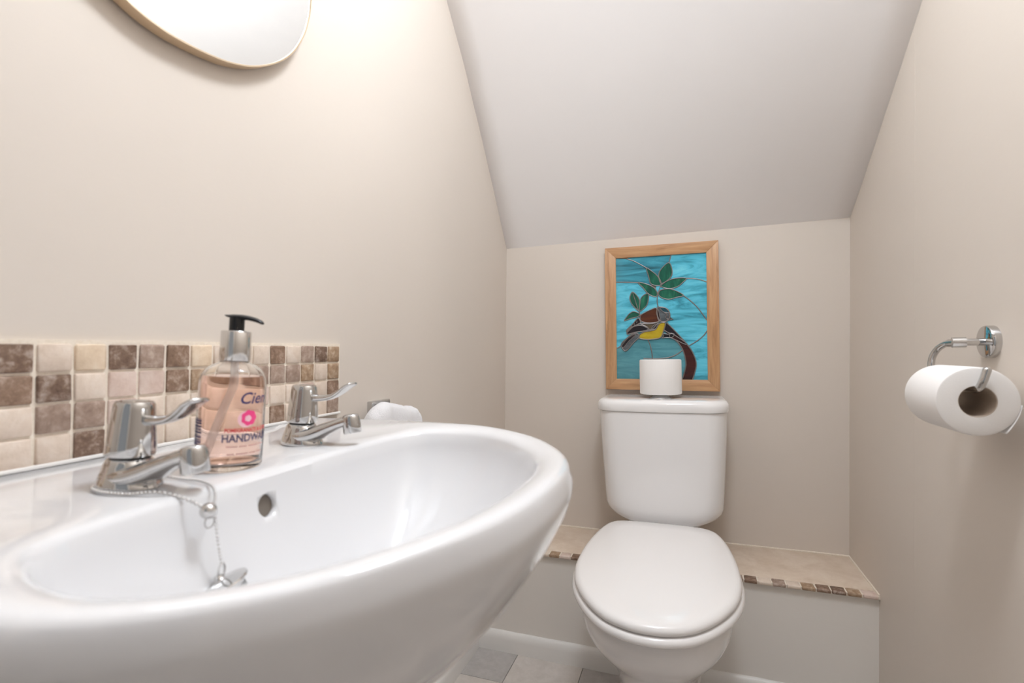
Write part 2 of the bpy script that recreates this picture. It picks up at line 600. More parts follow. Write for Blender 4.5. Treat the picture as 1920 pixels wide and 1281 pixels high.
for r in range(4):
    for c in range(NC):
        ci = c - (NC - 16)
        ch = grid[r][ci] if ci >= 0 else random.choice('CYPBMDT')
        o = bpy.data.objects.new('mosaic_tile', mos[ch, random.randint(0, 1)])
        z = ZS1 - PT * (r + 0.5)
        o.location = Minv @ Vector((XL(z) + 0.0035, y0 + PY * (c + 0.5), z))
        o.rotation_euler = (random.uniform(-0.015, 0.015), LEAN + random.uniform(-0.01, 0.01), random.uniform(-0.01, 0.01))
        link(o, spl)
# silicone bead between tiles and basin
bm = bmesh.new()
tube(bm, [(0.004, y0 + (YS1 - y0) * i / 20, 0.7695 + random.uniform(0, 0.0008)) for i in range(21)], 0.0022, 6)
obj('silicone_bead', bm, M_silicone, spl, world=True)

# ------------------------------------------------------------------ basin
BY = 0.372
def ring_from(ctrl, c, n):
    """closed smooth outline -> points at equal polar angles about c"""
    pts = catmull([(x, y, 0) for x, y in ctrl], 14, True)
    pol = sorted(((math.atan2(p.y - c[1], p.x - c[0]) % (2 * math.pi), (Vector((p.x, p.y)) - Vector(c)).length) for p in pts))
    out = []
    for i in range(n):
        a = 2 * math.pi * i / n
        prev, nxt = pol[-1], pol[0]
        prev = (prev[0] - 2 * math.pi, prev[1])
        for k, q in enumerate(pol):
            if q[0] >= a:
                nxt = q
                if k:
                    prev = pol[k - 1]
                break
        else:
            prev = pol[-1]
            nxt = (pol[0][0] + 2 * math.pi, pol[0][1])
        t = (a - prev[0]) / max(1e-9, nxt[0] - prev[0])
        r = prev[1] + (nxt[1] - prev[1]) * t
        out.append((c[0] + r * math.cos(a), c[1] + r * math.sin(a)))
    return out
half = [(0.500, 0.0), (0.492, 0.070), (0.465, 0.130), (0.414, 0.196), (0.322, 0.256), (0.210, 0.272), (0.110, 0.268), (0.035, 0.262), (0.004, 0.240), (-0.003, 0.12)]
O_ctrl = [(x, BY + d) for x, d in half] + [(-0.003, BY)] + [(x, BY - d) for x, d in reversed(half[1:])]
halfi = [(0.464, 0.0), (0.460, 0.050), (0.445, 0.100), (0.405, 0.160), (0.345, 0.208), (0.285, 0.216), (0.244, 0.192), (0.226, 0.13), (0.222, 0.06)]
I_ctrl = [(x, BY + d) for x, d in halfi] + [(0.221, BY)] + [(x, BY - d) for x, d in reversed(halfi[1:])]
NB = 128
CB = (0.30, BY)
O = ring_from(O_ctrl, CB, NB)
I = ring_from(I_ctrl, CB, NB)
DR = (0.315, BY)
ZR = 0.7755
def sstep(a, b, t):
    t = max(0.0, min(1.0, (t - a) / (b - a)))
    return t * t * (3 - 2 * t)
def deckz(x, z, y=0.372):
    # sunk tap deck that falls gently towards the bowl
    k = sstep(0.27, 0.17, x) * sstep(0.255, 0.20, abs(y - BY))
    return z - k * (0.0065 + 0.004 * x / 0.22)
rows = []
# underside, from the bottom up: (z, scale in x, scale in y)
under = [(0.525, 0.26, 0.14), (0.530, 0.40, 0.25), (0.545, 0.49, 0.32), (0.57, 0.615, 0.445), (0.60, 0.732, 0.59), (0.64, 0.850, 0.765), (0.68, 0.920, 0.885),
         (0.715, 0.966, 0.953), (0.738, 0.990, 0.987), (0.751, 0.998, 0.998), (0.760, 0.998, 0.998), (0.7665, 0.993, 0.993)]
for z, kx, ky in under:
    rows.append([(p[0] * kx, BY + (p[1] - BY) * ky, z) for p in O])
for u, z in ((0.12, 0.7715), (0.185, 0.7740), (0.27, 0.7752), (0.42, ZR), (0.62, 0.774), (0.80, 0.7722), (0.92, 0.7695), (1.0, 0.7655)):
    # the roll-over keeps a constant width although the rear deck is wide
    row = []
    for a, b in zip(O, I):
        d = Vector((b[0] - a[0], b[1] - a[1]))
        wdt = d.length
        if u < 0.3:
            s = u * min(wdt, 0.05) / wdt
        else:
            s0 = 0.22 * min(wdt, 0.05) / wdt
            s1 = 1 - 0.2 * min(wdt, 0.05) / wdt
            s = s0 + (s1 - s0) * (u - 0.22) / (0.80 - 0.22) if u <= 0.80 else 1 - (1 - u) * min(wdt, 0.05) / wdt
        x, y = a[0] + d.x * s, a[1] + d.y * s
        zz = deckz(x, z, y)
        if a[0] < 0.03:
            zz = min(zz, 0.7690)
        row.append((x, y, zz))
    rows.append(row)
zi = [p[2] for p in rows[-1]]
DEPTH = 0.150
NV = 16
for k in range(1, NV + 1):
    v = k / NV
    d = math.sin(v * math.pi / 2) ** 1.05
    r = (1 - d ** 1.6) ** (1 / 1.75) if d < 1 else 0.0
    r = max(r, 0.07)
    rows.append([(DR[0] + (p[0] - DR[0]) * r, DR[1] + (p[1] - DR[1]) * r, z0 - (z0 - (0.7655 - DEPTH)) * d) for p, z0 in zip(I, zi)])
def settle(p):
    # the casting sits a touch lower and fuller at its near front corner
    x, y, z = p
    k = sstep(0.0, 0.22, BY - y) * sstep(0.22, 0.40, x) * sstep(0.55, 0.74, z)
    return (x, BY - (BY - y) * (1 + 0.04 * k), z - 0.0085 * k)
rows = [[settle(p) for p in r] for r in rows]
bm = bmesh.new()
quad_strip(bm, rows, True, True, True)
basin = thing('wash_basin', 'white ceramic wash basin with rounded front fixed to the left wall', 'basin', (0.004, BY, 0.0))
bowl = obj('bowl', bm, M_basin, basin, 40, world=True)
# overflow opening
OV = Vector((0.2285, 0.3555, 0.7365))
cb = bmesh.new()
lathe(cb, [(0.0105, -0.012), (0.0105, 0.03)], 32, M=Matrix.Translation(OV) @ Matrix.Rotation(math.radians(80), 4, 'Y'))
finish(cb)
cb.transform(ROOTM[basin].inverted())
cme = bpy.data.meshes.new('cut')
cb.to_mesh(cme)
cb.free()
cut = bpy.data.objects.new('cut', cme)
COL.objects.link(cut)
bo = bowl.modifiers.new('overflow', 'BOOLEAN')
bo.operation = 'DIFFERENCE'
bo.object = cut
bo.solver = 'EXACT'
bpy.context.view_layer.update()
dg = bpy.context.evaluated_depsgraph_get()
# the cutter is in the basin's own frame, so evaluate with both at the same origin
cut.location = ROOTM[basin].translation
bpy.context.view_layer.update()
dg.update()
nme = bpy.data.meshes.new_from_object(bowl.evaluated_get(dg))
nme.name = 'bowl'
bowl.modifiers.clear()
bowl.data = nme
bpy.data.objects.remove(cut)
# disc coloured dark for the shade inside the overflow
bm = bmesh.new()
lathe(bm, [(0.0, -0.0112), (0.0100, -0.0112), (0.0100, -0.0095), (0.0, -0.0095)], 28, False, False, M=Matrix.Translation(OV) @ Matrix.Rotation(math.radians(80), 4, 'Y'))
obj('overflow', bm, M_holeshade, bowl, world=True, label='dark disc painted as the shade in the overflow hole')
# waste fitting
bm = bmesh.new()
lathe(bm, [(0.0, 0.0), (0.019, 0.0), (0.021, 0.002), (0.024, 0.004), (0.029, 0.0035), (0.031, 0.001), (0.031, -0.006)], 40, False, False, M=Matrix.Translation((DR[0], DR[1], 0.7655 - DEPTH)))
obj('waste', bm, M_chrome, bowl, world=True, label='chrome waste fitting')
# pedestal
bm = bmesh.new()
rows = []
for z, hw, x1 in ((0.0, 0.105, 0.27), (0.02, 0.103, 0.268), (0.06, 0.085, 0.25), (0.2, 0.078, 0.24), (0.4, 0.085, 0.25), (0.50, 0.10, 0.27), (0.56, 0.12, 0.29)):
    rows.append([(x, y, z) for x, y in rrect(0.06, BY - hw, x1, BY + hw, (0.02, hw * 0.7, hw * 0.7, 0.02), 6)])
quad_strip(bm, rows, True, True, True)
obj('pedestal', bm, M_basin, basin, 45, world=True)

# ------------------------------------------------------------------ taps
def deck_top(x):
    return deckz(x, 0.7750)

def make_tap(label, x, y, yaw, leverdir=0.0):
    t = thing('basin_tap', label, 'tap', (x, y, deck_top(x) - 0.0006), (math.radians(-2.0), math.radians(4.0), yaw), 'chrome lever taps on the basin')
    # body: flared foot that rises into a neck, stretched forward under the spout
    bm = bmesh.new()
    rows = []
    for z, r, fx in ((0.0, 0.0222, 1.28), (0.002, 0.0226, 1.28), (0.005, 0.0221, 1.24), (0.010, 0.0206, 1.14), (0.015, 0.0190, 1.05), (0.019, 0.0180, 1.0), (0.0225, 0.0166, 1.0), (0.0240, 0.0152, 1.0)):
        rows.append([(r * math.cos(a) * (fx if math.cos(a) > 0 else 1.0), r * math.sin(a), z) for a in [2 * math.pi * i / 48 for i in range(48)]])
    quad_strip(bm, rows, True, True, True)
    body = obj('body', bm, M_chrome, t, 40)
    # spout: tapering arm that rises outwards
    bm = bmesh.new()
    path = [(-0.006, 0.0090), (0.012, 0.0108), (0.026, 0.0158), (0.040, 0.0225), (0.053, 0.0285), (0.063, 0.0325), (0.069, 0.0345)]
    wid = [0.0205, 0.0198, 0.0165, 0.0132, 0.0112, 0.0102, 0.0098]
    hei = [0.0086, 0.0092, 0.0088, 0.0074, 0.0064, 0.0064, 0.0068]
    path = catmull([(a, 0, b) for a, b in path], 4)
    n = len(path)
    rows = []
    for i, p in enumerate(path):
        k = i / (n - 1) * (len(wid) - 1)
        j = min(int(k), len(wid) - 2)
        f = k - j
        w = wid[j] * (1 - f) + wid[j + 1] * f
        h = hei[j] * (1 - f) + hei[j + 1] * f
        q = path[min(i + 1, n - 1)] - path[max(i - 1, 0)]
        q.normalize()
        nz = Vector((-q.z, 0, q.x))
        row = []
        for a in range(24):
            an = 2 * math.pi * a / 24
            c, s = math.cos(an), math.sin(an)
            row.append(p + Vector((0, 1, 0)) * w * math.copysign(abs(c) ** 0.8, c) + nz * h * math.copysign(abs(s) ** 0.8, s))
        rows.append(row)
    quad_strip(bm, rows, True, True, True)
    spout = obj('spout', bm, M_chrome, t, 40)
    # nozzle at the end of the spout
    bm = bmesh.new()
    Mn = Matrix.Translation((0.0708, 0, 0.0322)) @ Matrix.Rotation(math.radians(-14), 4, 'Y')
    lathe(bm, [(0.0, 0.0100), (0.0060, 0.0099), (0.0088, 0.0090), (0.0100, 0.0072), (0.0104, 0.004), (0.0106, -0.0110), (0.0100, -0.0125), (0.0085, -0.0125), (0.0080, -0.009), (0.0, -0.009)], 32, False, False, M=Mn)
    obj('nozzle', bm, M_chrome, spout, 40)
    # black ring standing in for the shaded gap under the head
    bm = bmesh.new()
    lathe(bm, [(0.0, 0.0225), (0.0142, 0.0225), (0.0142, 0.0262), (0.0, 0.0262)], 32, False, False)
    obj('head_gap_shade', bm, M_gapshade, t)
    # head: tapered cap
    bm = bmesh.new()
    lathe(bm, [(0.0, 0.0262), (0.0160, 0.0258), (0.0180, 0.0266), (0.0184, 0.0285), (0.0178, 0.036), (0.0163, 0.052), (0.0150, 0.0655), (0.0145, 0.0690), (0.0132, 0.0712), (0.0110, 0.0716), (0.0095, 0.0710), (0.0, 0.0712)], 48, False, False)
    hd = obj('head', bm, M_chrome, t, 40)
    # lever: slim blade swelling into an upturned paddle
    bm = bmesh.new()
    lp = catmull([(0.010, 0, 0.0565), (0.020, 0, 0.0570), (0.032, 0, 0.0585), (0.042, 0, 0.0615), (0.051, 0, 0.0670), (0.059, 0, 0.0735), (0.066, 0, 0.0775), (0.0695, 0, 0.0785)], 4)
    lw = [0.0054, 0.0054, 0.0060, 0.0072, 0.0094, 0.0110, 0.0100, 0.0025]
    lh = [0.0046, 0.0042, 0.0036, 0.0030, 0.0028, 0.0026, 0.0022, 0.0010]
    n = len(lp)
    rows = []
    for i, p in enumerate(lp):
        k = i / (n - 1) * (len(lw) - 1)
        j = min(int(k), len(lw) - 2)
        f = k - j
        w = lw[j] * (1 - f) + lw[j + 1] * f
        h = lh[j] * (1 - f) + lh[j + 1] * f
        q = (lp[min(i + 1, n - 1)] - lp[max(i - 1, 0)]).normalized()
        nz = Vector((-q.z, 0, q.x))
        row = []
        for a in range(20):
            an = 2 * math.pi * a / 20
            c, s = math.cos(an), math.sin(an)
            row.append(p + Vector((0, 1, 0)) * w * math.copysign(abs(c) ** 0.75, c) + nz * h * math.copysign(abs(s) ** 0.75, s))
        rows.append(row)
    quad_strip(bm, rows, True, True, True)
    bm.transform(Matrix.Rotation(leverdir, 4, 'Z'))
    obj('lever', bm, M_chrome, hd, 45)
    return t
make_tap('chrome lever tap with a ball chain looped round its foot', 0.143, 0.287, math.radians(2), math.radians(4))
make_tap('chrome lever tap between the hand wash bottle and the towel', 0.140, 0.488, math.radians(2), math.radians(4))

# ------------------------------------------------------------------ plug on its ball chain
pl = thing('basin_plug', 'chrome basin plug hanging on a ball chain from the nearer tap', 'plug', (0.245, 0.291, 0.6945))
def beads(bm, pts, pitch, r):
    P = [Vector(p) for p in pts]
    P = catmull(P, 24)
    acc = 0.0
    last = P[0]
    place = [P[0]]
    for p in P[1:]:
        acc += (p - last).length
        last = p
        if acc >= pitch:
            place.append(p.copy())
            acc = 0.0
    for p in place:
        bmesh.ops.create_icosphere(bm, subdivisions=2, radius=r, matrix=Matrix.Translation(p))
    tube(bm, P[::6] + [P[-1]], r * 0.25, 5)
zd = lambda x: deck_top(x) + 0.0016
BALL = Vector((0.2395, 0.2840, 0.7540))
bm = bmesh.new()
beads(bm, [(0.150, 0.3125, zd(.150)), (0.128, 0.3050, zd(.128)), (0.1205, 0.2870, zd(.1205)), (0.1295, 0.2680, zd(.1295)), (0.150, 0.2620, zd(.15)), (0.178, 0.2640, zd(.178)), (0.204, 0.2700, zd(.204)), (0.226, 0.2760, 0.7640), tuple(BALL + Vector((-0.004, -0.003, 0.004)))], 0.0033, 0.00155)
obj('tap_loop_chain', bm, M_chromeb, pl, 60, world=True)
bm = bmesh.new()
beads(bm, [(0.150, 0.3125, zd(.150)), (0.172, 0.3120, zd(.172)), (0.200, 0.3070, zd(.200)), (0.222, 0.3010, 0.7675), (0.232, 0.2960, 0.7620), tuple(BALL + Vector((0.0, 0.005, 0.004)))], 0.0030, 0.0013)
obj('return_chain', bm, M_chromeb, pl, 60, world=True)
bm = bmesh.new()
bmesh.ops.create_uvsphere(bm, u_segments=24, v_segments=14, radius=0.0062, matrix=Matrix.Translation(BALL))
tube(bm, [BALL + Vector((0.001, 0.004 * math.sin(a), -0.0085 + 0.0045 * math.cos(a))) for a in [2 * math.pi * i / 16 for i in range(16)]], 0.0007, 6, True)
obj('ball_clasp', bm, M_chromeb, pl, 60, world=True)
bm = bmesh.new()
PLC = Vector((0.2450, 0.2910, 0.6945))
beads(bm, [tuple(BALL + Vector((0.001, 0.005, -0.001))), (0.2420, 0.2885, 0.742), (0.2435, 0.2890, 0.728), (0.2445, 0.2910, 0.7115)], 0.0027, 0.0011)
tube(bm, [Vector((0.2445, 0.2910, 0.7055)) + Vector((0.001 * math.cos(a), 0.0028 * math.sin(a), 0.0065 * math.cos(a))) for a in [2 * math.pi * i / 18 for i in range(18)]], 0.0008, 6, True)
obj('hanging_chain', bm, M_chromeb, pl, 60, world=True)
bm = bmesh.new()
Mp = Matrix.Translation(PLC) @ Matrix.Rotation(math.radians(14), 4, 'X') @ Matrix.Rotation(math.radians(-17), 4, 'Y')
lathe(bm, [(0.0, -0.004), (0.0150, -0.0040), (0.0160, -0.001), (0.0185, -0.0008), (0.0195, 0.0004), (0.0190, 0.0018), (0.012, 0.0034), (0.0055, 0.0042), (0.0035, 0.0060), (0.0030, 0.0085), (0.0, 0.0088)], 40, False, False, M=Mp)
pdisc = obj('plug_disc', bm, M_chrome, pl, 40, world=True)
bm = bmesh.new()
lathe(bm, [(0.0, -0.010), (0.0148, -0.010), (0.0156, -0.0085), (0.0152, -0.004), (0.0, -0.004)], 32, False, False, M=Mp)
obj('plug_seal', bm, plain('grey_rubber', (0.25, 0.25, 0.25, 1), rough=0.5), pdisc, 40, world=True)

# ------------------------------------------------------------------ hand wash bottle
BX, BYY = 0.166, 0.3645
bot = thing('hand_wash_bottle', 'clear pump bottle of pink hand wash standing between the two taps', 'bottle', (BX, BYY, deck_top(BX) - 0.0004), (math.radians(-1.2), math.radians(3.4), 0))
RB = 0.0294
outer = [(0.0, 0.0010), (0.021, 0.0008), (0.0262, 0.0), (0.0282, 0.0012), (RB, 0.0045), (RB, 0.080), (0.0290, 0.0855), (0.0275, 0.0910), (0.0242, 0.0962), (0.0195, 0.1000), (0.0145, 0.1022), (0.0128, 0.1032), (0.0125, 0.1070)]
inner = [(0.0115, 0.1070), (0.0117, 0.1025), (0.0140, 0.1010), (0.0190, 0.0988), (0.0235, 0.0952), (0.0265, 0.0905), (0.0280, 0.0852), (0.0284, 0.080), (0.0284, 0.010), (0.0270, 0.0075), (0.021, 0.0062), (0.0, 0.0060)]
m, N, L, b = new_mat('clear_bottle_plastic')
b.inputs['Base Color'].default_value = (1, 1, 1, 1)
setp(b, trans=1.0, rough=0.0, ior=1.30, spec=0.5)
M_clear = m
def mk_tinted(name, col, ior=1.2):
    m, N, L, b = new_mat(name)
    b.inputs['Base Color'].default_value = col
    setp(b, trans=1.0, rough=0.0, ior=ior)
    return m
M_liquid = mk_tinted('pink_soap', (0.99, 0.745, 0.655, 1), 1.12)
bm = bmesh.new()
lathe(bm, outer + inner, 64, False, False)
bbody = obj('bottle_body', bm, M_clear, bot, 50, label='clear plastic bottle body')
bm = bmesh.new()
lathe(bm, [(0.0, 0.0066), (0.021, 0.0068), (0.0266, 0.0080), (0.0280, 0.0105), (0.0280, 0.080), (0.0276, 0.0850), (0.0265, 0.0898), (0.0, 0.0900)], 64, False, False)
obj('liquid', bm, M_liquid, bot, 50, label='pink liquid soap')
bm = bmesh.new()
tube(bm, catmull([(0, 0, 0.108), (0, 0.000, 0.080), (-0.004, -0.006, 0.055), (-0.012, -0.014, 0.012)], 8), 0.0036, 14)
obj('dip_tube', bm, plain('milky_tube', (1.0, 0.96, 0.95, 1), rough=0.35, alpha=0.35), bot, 50)
bm = bmesh.new()
lathe(bm, [(0.0, 0.1040), (0.0128, 0.1040), (0.0134, 0.1050), (0.0134, 0.1325), (0.0127, 0.1334), (0.0092, 0.1334), (0.0088, 0.1328), (0.0, 0.1328)], 48, False, False)
obj('pump_collar', bm, plain('satin_silver', (0.70, 0.68, 0.66, 1), metal=1.0, rough=0.16), bot, 40, label='silver pump collar')
bm = bmesh.new()
lathe(bm, [(0.0, 0.1320), (0.0068, 0.1320), (0.0068, 0.1465), (0.0, 0.1467)], 36, False, False)
# nozzle: flattened beak that droops at the tip, over a thin cap plate
ND = Vector((0.9417, 0.336, 0)).normalized()
SD = Vector((-ND.y, ND.x, 0))
npth = [(-0.0092, 0.1482, 0.0060, 0.0010), (-0.0075, 0.1478, 0.0074, 0.0014), (-0.002, 0.1474, 0.0076, 0.0024), (0.005, 0.1472, 0.0066, 0.0026), (0.012, 0.1466, 0.0046, 0.0024), (0.019, 0.1450, 0.0036, 0.0022), (0.0240, 0.1430, 0.0032, 0.0020), (0.0255, 0.1422, 0.0024, 0.0013)]
rows = []
for d, z, w, h in npth:
    rows.append([ND * d + SD * w * math.cos(2 * math.pi * i / 20) + Vector((0, 0, z + h * math.sin(2 * math.pi * i / 20))) for i in range(20)])
quad_strip(bm, rows, True, True, True)
obj('pump_head', bm, M_black, bot, 40, label='black plastic pump head')

# printing on the bottle: flat print wrapped on the cylinder
def wrap(me_verts, a0, z0, r):
    out = []
    for v in me_verts:
        a = a0 + v[0] / r
        out.append(Vector((r * math.cos(a), r * math.sin(a), z0 + v[1])))
    return out
def print_text(name, body, size, a_deg, z, mat, shear=0.0, bold=0.0, align='CENTER', sx=1.0):
    cu = bpy.data.curves.new(name, 'FONT')
    cu.body = body
    cu.size = size
    cu.shear = shear
    cu.offset = bold
    cu.align_x = align
    cu.resolution_u = 3
    to = bpy.data.objects.new(name, cu)
    COL.objects.link(to)
    bpy.context.view_layer.update()
    dg = bpy.context.evaluated_depsgraph_get()
    me = bpy.data.meshes.new_from_object(to.evaluated_get(dg))
    bpy.data.objects.remove(to)
    bm = bmesh.new()
    bm.from_mesh(me)
    # cut long faces so that they follow the curve of the bottle
    xsv = [v.co.x for v in bm.verts]
    lo, hi = min(xsv), max(xsv)
    k = lo
    while k < hi:
        g = list(bm.verts) + list(bm.edges) + list(bm.faces)
        bmesh.ops.bisect_plane(bm, geom=g, plane_co=(k, 0, 0), plane_no=(1, 0, 0))
        k += 0.002
    rr = RB + 0.00025
    for v in bm.verts:
        a = math.radians(a_deg) + v.co.x * sx / rr
        v.co = Vector((rr * math.cos(a), rr * math.sin(a), z + v.co.y))
    return obj(name, bm, mat, bbody, recalc=False)
M_navy = plain('navy_ink', (0.022, 0.018, 0.12, 1), rough=0.5)
M_navy2 = plain('slate_ink', (0.05, 0.045, 0.12, 1), rough=0.5)
M_red = plain('red_ink', (0.62, 0.05, 0.06, 1), rough=0.5)
M_pinkink = plain('pink_ink', (0.85, 0.06, 0.24, 1), rough=0.5)
M_pale = plain('pale_pink_ink', (0.90, 0.55, 0.62, 1), rough=0.5)
A0 = -7.0      # direction the label faces
print_text('brand_print', 'Cien', 0.0152, A0 + 4, 0.0650, M_navy, 0.28, 0.00022)
print_text('scent_print', 'POMEGRANATE & LOTUS', 0.0050, A0, 0.0385, M_red, 0, 0.0002, sx=0.80)
print_text('product_print', 'HANDWASH', 0.0100, A0, 0.0295, M_navy2, 0, 0.00025, sx=0.86)
M_faint = plain('faint_ink', (0.55, 0.33, 0.30, 1), rough=0.5)
for zl, segs in ((0.0245, ((-40, -22), (-19, -6), (-3, 16), (19, 34))), (0.0175, ((-38, -27), (-24, -4), (-1, 12), (15, 30)))):
    bm = bmesh.new()          # lines of tiny illegible print
    for a0, a1 in segs:
        rows = [[Vector(((RB + 0.0003) * math.cos(math.radians(A0 + a0 + (a1 - a0) * k / 8)), (RB + 0.0003) * math.sin(math.radians(A0 + a0 + (a1 - a0) * k / 8)), zl + dz)) for k in range(9)] for dz in (0.0, 0.0011)]
        quad_strip(bm, rows, False)
    obj('small_print', bm, M_faint, bbody, recalc=False)
def disc_print(name, rad, a_deg, z, mat, lift, dx=0.0, petals=0):
    bm = bmesh.new()
    rr = RB + lift
    rows = []
    for k in range(6):
        f = k / 5
        row = []
        for i in range(40):
            t = 2 * math.pi * i / 40
            q = rad * f * (1 + (0.06 * math.cos(petals * t) if petals else 0))
            a = math.radians(a_deg) + (dx + q * math.cos(t)) / rr
            row.append(Vector((rr * math.cos(a), rr * math.sin(a), z + q * math.sin(t))))
        rows.append(row)
    quad_strip(bm, rows[1:], True, True, False)
    return obj(name, bm, mat, bbody, recalc=False)
disc_print('flower_print', 0.0078, A0 - 6, 0.0505, M_pale, 0.00022, -0.0015)
disc_print('flower_print', 0.0072, A0 - 6, 0.0515, M_pinkink, 0.0003, 0.001, 7)
disc_print('flower_print', 0.0030, A0 - 6, 0.0510, M_pale, 0.00038, 0.0, 5)
# barcode on the far left side of the bottle
bm = bmesh.new()
zz = 0.022
random.seed(3)
while zz < 0.050:
    h = random.choice((0.0006, 0.0010, 0.0016))
    rr = RB + 0.0003
    rows = [[Vector((rr * math.cos(math.radians(a)), rr * math.sin(math.radians(a)), z)) for a in range(-124, -91, 3)] for z in (zz, zz + h)]
    quad_strip(bm, rows, False)
    zz += h + random.choice((0.0007, 0.0012))
obj('barcode_print', bm, M_navy, bbody, recalc=False)
random.seed(11)

# ------------------------------------------------------------------ towel ring and towel on the left wall
tr = thing('towel_ring', 'square chrome towel ring plate on the wall past the basin', 'towel ring', (XL(0.75), 0.853, 0.75))
bm = bmesh.new()
pz0, pz1, py0, py1 = 0.7170, 0.7800, 0.8215, 0.8845
rows = []
for d, ins in ((0.0, 0.0), (0.010, 0.0), (0.012, 0.002), (0.012, 0.006), (0.0095, 0.0085)):
    rows.append([(XL(z) + d, y, z) for y, z in rrect(py0 + ins, pz0 + ins, py1 - ins, pz1 - ins, (0.002,) * 4, 3)])
quad_strip(bm, rows, True, True, True)
obj('wall_plate', bm, M_chrome, tr, 30, world=True)
bm = bmesh.new()
tube(bm, [(XL(.75) + 0.008, 0.853, 0.752), (0.034, 0.853, 0.752)], 0.007, 20)
obj('post', bm, M_chrome, tr, 40, world=True)
bm = bmesh.new()
tube(bm, [(0.030, y, z) for y, z in rrect(0.782, 0.62, 0.924, 0.757, (0.02,) * 4, 6)], 0.0035, 12, True)
obj('ring', bm, M_chrome, tr, 40, world=True)

bm = bmesh.new()
prof = [(0.779, 0.7480), (0.783, 0.7590), (0.792, 0.7680), (0.803, 0.7755), (0.818, 0.7800), (0.833, 0.7790), (0.851, 0.7755), (0.871, 0.7700), (0.886, 0.7640), (0.899, 0.7640), (0.914, 0.7635), (0.926, 0.7600), (0.933, 0.7520), (0.936, 0.7440)]
pc = catmull([(0, y, z) for y, z in prof], 4)
rows = []
nx = 16
for p in pc:
    row = []
    for side in range(2 * nx):
        t = side / (2 * nx - 1)
        # front hang, over the fold, back hang
        zb = 0.50
        ang = math.pi * (t)
        if t < 0.4:
            f = t / 0.4
            x, z = 0.050, zb + (p.z - 0.016 - zb) * f
        elif t > 0.6:
            f = (t - 0.6) / 0.4
            x, z = 0.014, p.z - 0.016 - (p.z - 0.016 - zb - 0.02) * f
        else:
            a = (t - 0.4) / 0.2 * math.pi
            x, z = 0.032 + 0.018 * math.cos(a), p.z - 0.016 + 0.016 * math.sin(a)
        nn = noise.noise((p.y * 90, z * 90, x * 90))
        wv = 0.004 * math.sin(p.y * 95) * (1 if x > 0.03 else 0.3)
        row.append((x + wv + nn * 0.0015, p.y, z + nn * 0.0012))
    rows.append(row)
quad_strip(bm, rows, True, True, True)
tw = obj('hand_towel', bm, M_towel, None, 80)
tag(tw, 'small white terry hand towel hanging from the square chrome ring', 'towel')

# ------------------------------------------------------------------ mirror high on the left wall
mr = thing('wall_mirror', 'pebble shaped mirror with slim champagne metal edge on the left wall', 'mirror', (XL(1.5), 0.44, 1.50))
mo = [(0.357, 1.2600), (0.394, 1.2515), (0.426, 1.2517), (0.462, 1.2561), (0.493, 1.2636), (0.5276, 1.2786), (0.5653, 1.3046), (0.5961, 1.3371), (0.6177, 1.3747), (0.6290, 1.4090), (0.6338, 1.445),
      (0.634, 1.53), (0.610, 1.62), (0.555, 1.695), (0.47, 1.735), (0.37, 1.725), (0.29, 1.665), (0.25, 1.57), (0.245, 1.46), (0.262, 1.36), (0.305, 1.288)]
mo = [(p.y, p.z) for p in catmull([(0, a, b) for a, b in mo], 6, True)]
cyz = (sum(p[0] for p in mo) / len(mo), sum(p[1] for p in mo) / len(mo))
def off(ins):
    out = []
    n = len(mo)
    for i in range(n):
        a, c = mo[(i - 1) % n], mo[(i + 1) % n]
        t = Vector((c[0] - a[0], c[1] - a[1])).normalized()
        nn = Vector((-t.y, t.x))
        if nn.dot(Vector((cyz[0] - mo[i][0], cyz[1] - mo[i][1]))) < 0:
            nn = -nn
        out.append((mo[i][0] + nn.x * ins, mo[i][1] + nn.y * ins))
    return out
bm = bmesh.new()
rows = []
for d, ins in ((0.000, 0.0075), (0.004, 0.0070), (0.0045, 0.0), (0.0195, 0.0), (0.0200, 0.0005), (0.0200, 0.0022), (0.0190, 0.0026), (0.0120, 0.0026)):
    rows.append([(XL(z) + d, y, z) for y, z in off(ins)])
quad_strip(bm, rows, True, True, False)
obj('edge_band', bm, M_brass, mr, 30, world=True, label='slim champagne metal edge')
bm = bmesh.new()
f = [bm.verts.new((XL(z) + 0.0182, y, z)) for y, z in off(0.0024)]
g = [bm.verts.new((XL(z) + 0.0120, y, z)) for y, z in off(0.0024)]
bm.faces.new(f)
bm.faces.new(list(reversed(g)))
for i in range(len(f)):
    j = (i + 1) % len(f)
    bm.faces.new((f[j], f[i], g[i], g[j]))
obj('glass', bm, M_mirror, mr, 30, world=True)

# ------------------------------------------------------------------ toilet
TX = 0.5165
toi = thing('toilet', 'white close coupled toilet with closed lid against the back wall', 'toilet', (TX, 1.20, 0.0), (0, math.radians(0.35), 0))
def dense(pts, n=160):
    P = [Vector(p) for p in pts]
    L_ = [0.0]
    for i in range(len(P)):
        L_.append(L_[-1] + (P[(i + 1) % len(P)] - P[i]).length)
    out = []
    j = 0
    for k in range(n):
        s = L_[-1] * k / n
        while L_[j + 1] < s:
            j += 1
        f = (s - L_[j]) / max(1e-9, L_[j + 1] - L_[j])
        out.append(P[j].lerp(P[(j + 1) % len(P)], f))
    return out
def cring(hw, yb, yf, rf, z, sag=0.0):
    out = []
    for p in dense([(x, y, 0) for x, y in rrect(TX - hw, yf, TX + hw, yb, (rf, rf, 0.012, 0.012), 10)]):
        u = max(-1, min(1, (p.x - TX) / hw))
        w = max(0, min(1, (yb - p.y) / (yb - yf)))
        out.append((p.x, p.y - 0.012 * (1 - u * u) * w, z + sag * abs(u) ** 2.4 * 1.0))
    return out
